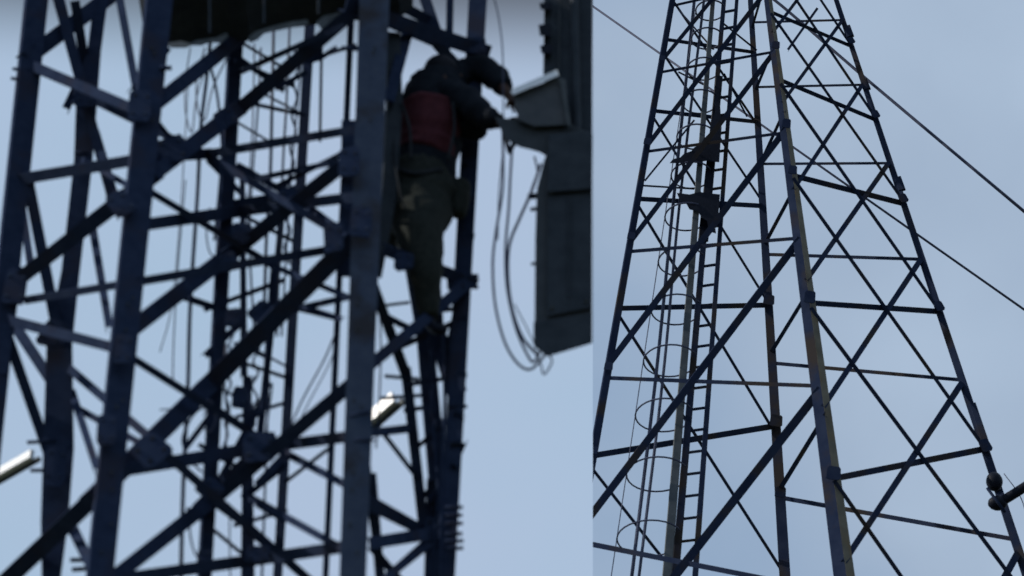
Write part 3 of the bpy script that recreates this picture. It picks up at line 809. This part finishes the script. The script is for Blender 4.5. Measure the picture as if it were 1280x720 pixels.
# body: pelvis, spine, neck, head, arms, legs in one surface
bn = [(521, 240, 0, 21), (527, 205, 0, 20), (536, 165, 0, 22), (543, 128, 0, 21), (550, 112, -.02, 11), (554, 102, -.03, 14), (555, 92, -.03, 18), (553, 81, -.03, 13),
      (572, 122, -.16, 12), (594, 138, -.28, 9), (622, 152, -.36, 6), (632, 156, -.37, 6.5),             # near arm 8-11
      (572, 96, .16, 12), (600, 84, .12, 10), (632, 112, -.05, 6.5), (639, 124, -.08, 6.5),              # far arm 12-15
      (514, 250, -.1, 16), (530, 334, -.2, 12), (536, 400, -.12, 8), (537, 408, -.12, 7),                  # near leg 16-19
      (528, 250, .12, 16), (503, 292, .1, 12), (524, 330, .1, 8), (528, 336, .1, 7)]
be = [(0, 1), (1, 2), (2, 3), (3, 4), (4, 5), (5, 6), (6, 7), (3, 8), (8, 9), (9, 10), (10, 11), (3, 12), (12, 13), (13, 14), (14, 15),
      (0, 16), (16, 17), (17, 18), (18, 19), (0, 20), (20, 21), (21, 22), (22, 23)]
skin('body', bn, be, M['skin'])
tr = loft('trousers', [(527, 214, 0, 38, 32), (528, 238, -.02, 42, 34), (526, 262, -.06, 39, 32), (525, 290, -.15, 30, 28), (531, 334, -.2, 21, 20), (534, 366, -.16, 16, 17), (536, 398, -.12, 12, 13)], M['trouser'], crease=.16)
loft('trouser_leg', [(518, 240, .1, 30, 24), (505, 268, .12, 26, 22), (503, 292, .1, 21, 20), (512, 314, .1, 15, 16), (523, 330, .1, 12, 13)], M['trouser'], crease=.16, parent=tr)
jk = loft('jacket', [(527, 238, 0, 40, 33), (530, 212, 0, 39, 33), (537, 168, 0, 40, 36), (541, 138, 0, 43, 37), (547, 116, 0, 41, 33), (553, 100, 0, 28, 25), (555, 92, 0, 17, 17)], M['cloth'], crease=.13)
loft('sleeve', [(556, 118, -.10, 20, 20), (576, 124, -.18, 19, 18), (596, 138, -.28, 16, 15), (612, 148, -.33, 13, 12), (623, 152, -.36, 9, 9)], M['cloth'], crease=.2, parent=jk)
loft('sleeve', [(556, 112, .10, 20, 20), (574, 95, .16, 19, 18), (598, 86, .13, 17, 16), (618, 96, .06, 16, 14), (630, 110, -.03, 12, 11)], M['cloth'], crease=.2, parent=jk)
loft('vest', [(531, 200, -.02, 33, 31), (532, 196, -.02, 37, 34), (533, 182, -.02, 37.5, 35), (537, 160, -.04, 40, 37), (540, 144, -.04, 43, 38), (541, 139, -.04, 40, 35)], M['red'], crease=.13)
# tool pouch, harness
skin('tool_pouch', [(576, 225, .0, 14), (574, 250, .0, 15), (573, 272, .0, 10)], [(0, 1), (1, 2)], M['trouser'])
skin('tool_pouch', [(592, 148, -.05, 22), (592, 168, -.05, 15), (588, 130, -.03, 17)], [(0, 1), (0, 2)], M['cloth'])
for pts in ([(502, 128), (512, 160), (514, 200)], [(566, 128), (568, 160), (560, 200)]):
    tube('harness_strap', [P(x, y, PR - .26) for x, y in pts], 1.8, M['strap'], person)
tube('harness_belt', [P(498, 212, PR - .18), P(520, 217, PR - .24), P(552, 212, PR - .18)], 3.2, M['strap'], person)
tube('lanyard', [P(498, 130, PR - .2), P(492, 180, PR - .25), P(500, 240, PR - .3), P(507, 262, PR - .3)], 1.3, M['strap'], person)
# head details
hc = P(555, 92, PR - .03); k = mpp(hc)
def ell(name, c, sx, sy, sz, m, par=person):
    bm = bmesh.new(); bmesh.ops.create_uvsphere(bm, u_segments=18, v_segments=12, radius=1.0, matrix=Matrix.Translation(c) @ Matrix.Diagonal((sx, sy, sz, 1)))
    return finish(name, bm, m, par, True)
h = ell('hair', P(551, 89, PR - .02), 22 * k, 21 * k, 22 * k, M['hair'])
for i in range(60):
    th, ph = random.uniform(0, 6.28), random.uniform(0.1, 1.9)
    c = P(551, 89, PR - .02) + Vector((math.sin(ph) * math.cos(th) * 20 * k, math.sin(ph) * math.sin(th) * 19 * k, math.cos(ph) * 20 * k))
    if i == 0: hb = bmesh.new()
    tube_bm(hb, [c, c + (c - P(551, 88, PR)).normalized() * 0.6 * k + Vector((-1.2 * k, 0, -1.5 * k))], 2.0 * k, 5, 0.3 * k)
finish('hair_tufts', hb, M['hair'], h, True)['kind'] = 'stuff'
ell('nose', P(575, 95, PR - .03), 3 * k, 2.5 * k, 3.5 * k, M['skin'])
ell('ear', P(556, 97, PR - .17), 2.5 * k, 1.5 * k, 5 * k, M['skin'])
ell('eye', P(571, 90, PR - .075), 1.4 * k, 1.4 * k, 1.2 * k, M['black'])
ell('eye', P(571, 90, PR + .03), 1.4 * k, 1.4 * k, 1.2 * k, M['black'])
ell('mouth', P(571, 103, PR - .03), 1.6 * k, 3.6 * k, 0.9 * k, M['red'])
# hands: palm with four fingers and a thumb each
def hand(wx, wy, wr, dx, dy):
    nodes = [(wx, wy, wr, 5.5, 4), (wx + dx * 8, wy + dy * 8, wr - .01, 6.5, 3.5)]
    edges = [(0, 1)]
    px_, py_ = -dy, dx
    for j, (o_, l) in enumerate(((-5, 9), (-1.7, 10.5), (1.7, 10), (5, 8))):
        b0 = len(nodes)
        nodes.append((wx + dx * 13 + px_ * o_, wy + dy * 13 + py_ * o_, wr - .015, 1.9))
        nodes.append((wx + dx * (13 + l * .55) + px_ * o_ * 1.1, wy + dy * (13 + l * .55) + py_ * o_ * 1.1, wr - .01 + .012 * j, 1.7))
        nodes.append((wx + dx * (13 + l * .8) + px_ * o_, wy + dy * (13 + l * .8) + 3 + py_ * o_, wr + .03, 1.4))
        edges += [(1, b0), (b0, b0 + 1), (b0 + 1, b0 + 2)]
    b0 = len(nodes)
    nodes.append((wx + dx * 7 + px_ * 8, wy + dy * 7 + py_ * 8, wr - .03, 2.1))
    nodes.append((wx + dx * 13 + px_ * 10, wy + dy * 13 + py_ * 10, wr - .04, 1.8))
    edges += [(1, b0), (b0, b0 + 1)]
    o = skin('hand', nodes, edges, M['skin'], sub=1)
hand(630, 154, -.40, 0.97, -0.1)
hand(636, 120, -.20, 0.55, 0.83)
# boots
for (x, y, r_) in ((536, 408, -.12), (527, 336, .1)):
    skin('boot', [(x, y - 8, r_, 9), (x + 1, y + 3, r_, 8.5), (x + 14, y + 4, r_ - .03, 7), (x + 24, y + 5, r_ - .05, 5)], [(0, 1), (1, 2), (2, 3)], M['black'], root=1)

S.render.film_transparent = False
try:
    S.cycles.use_denoising = True
except Exception: pass
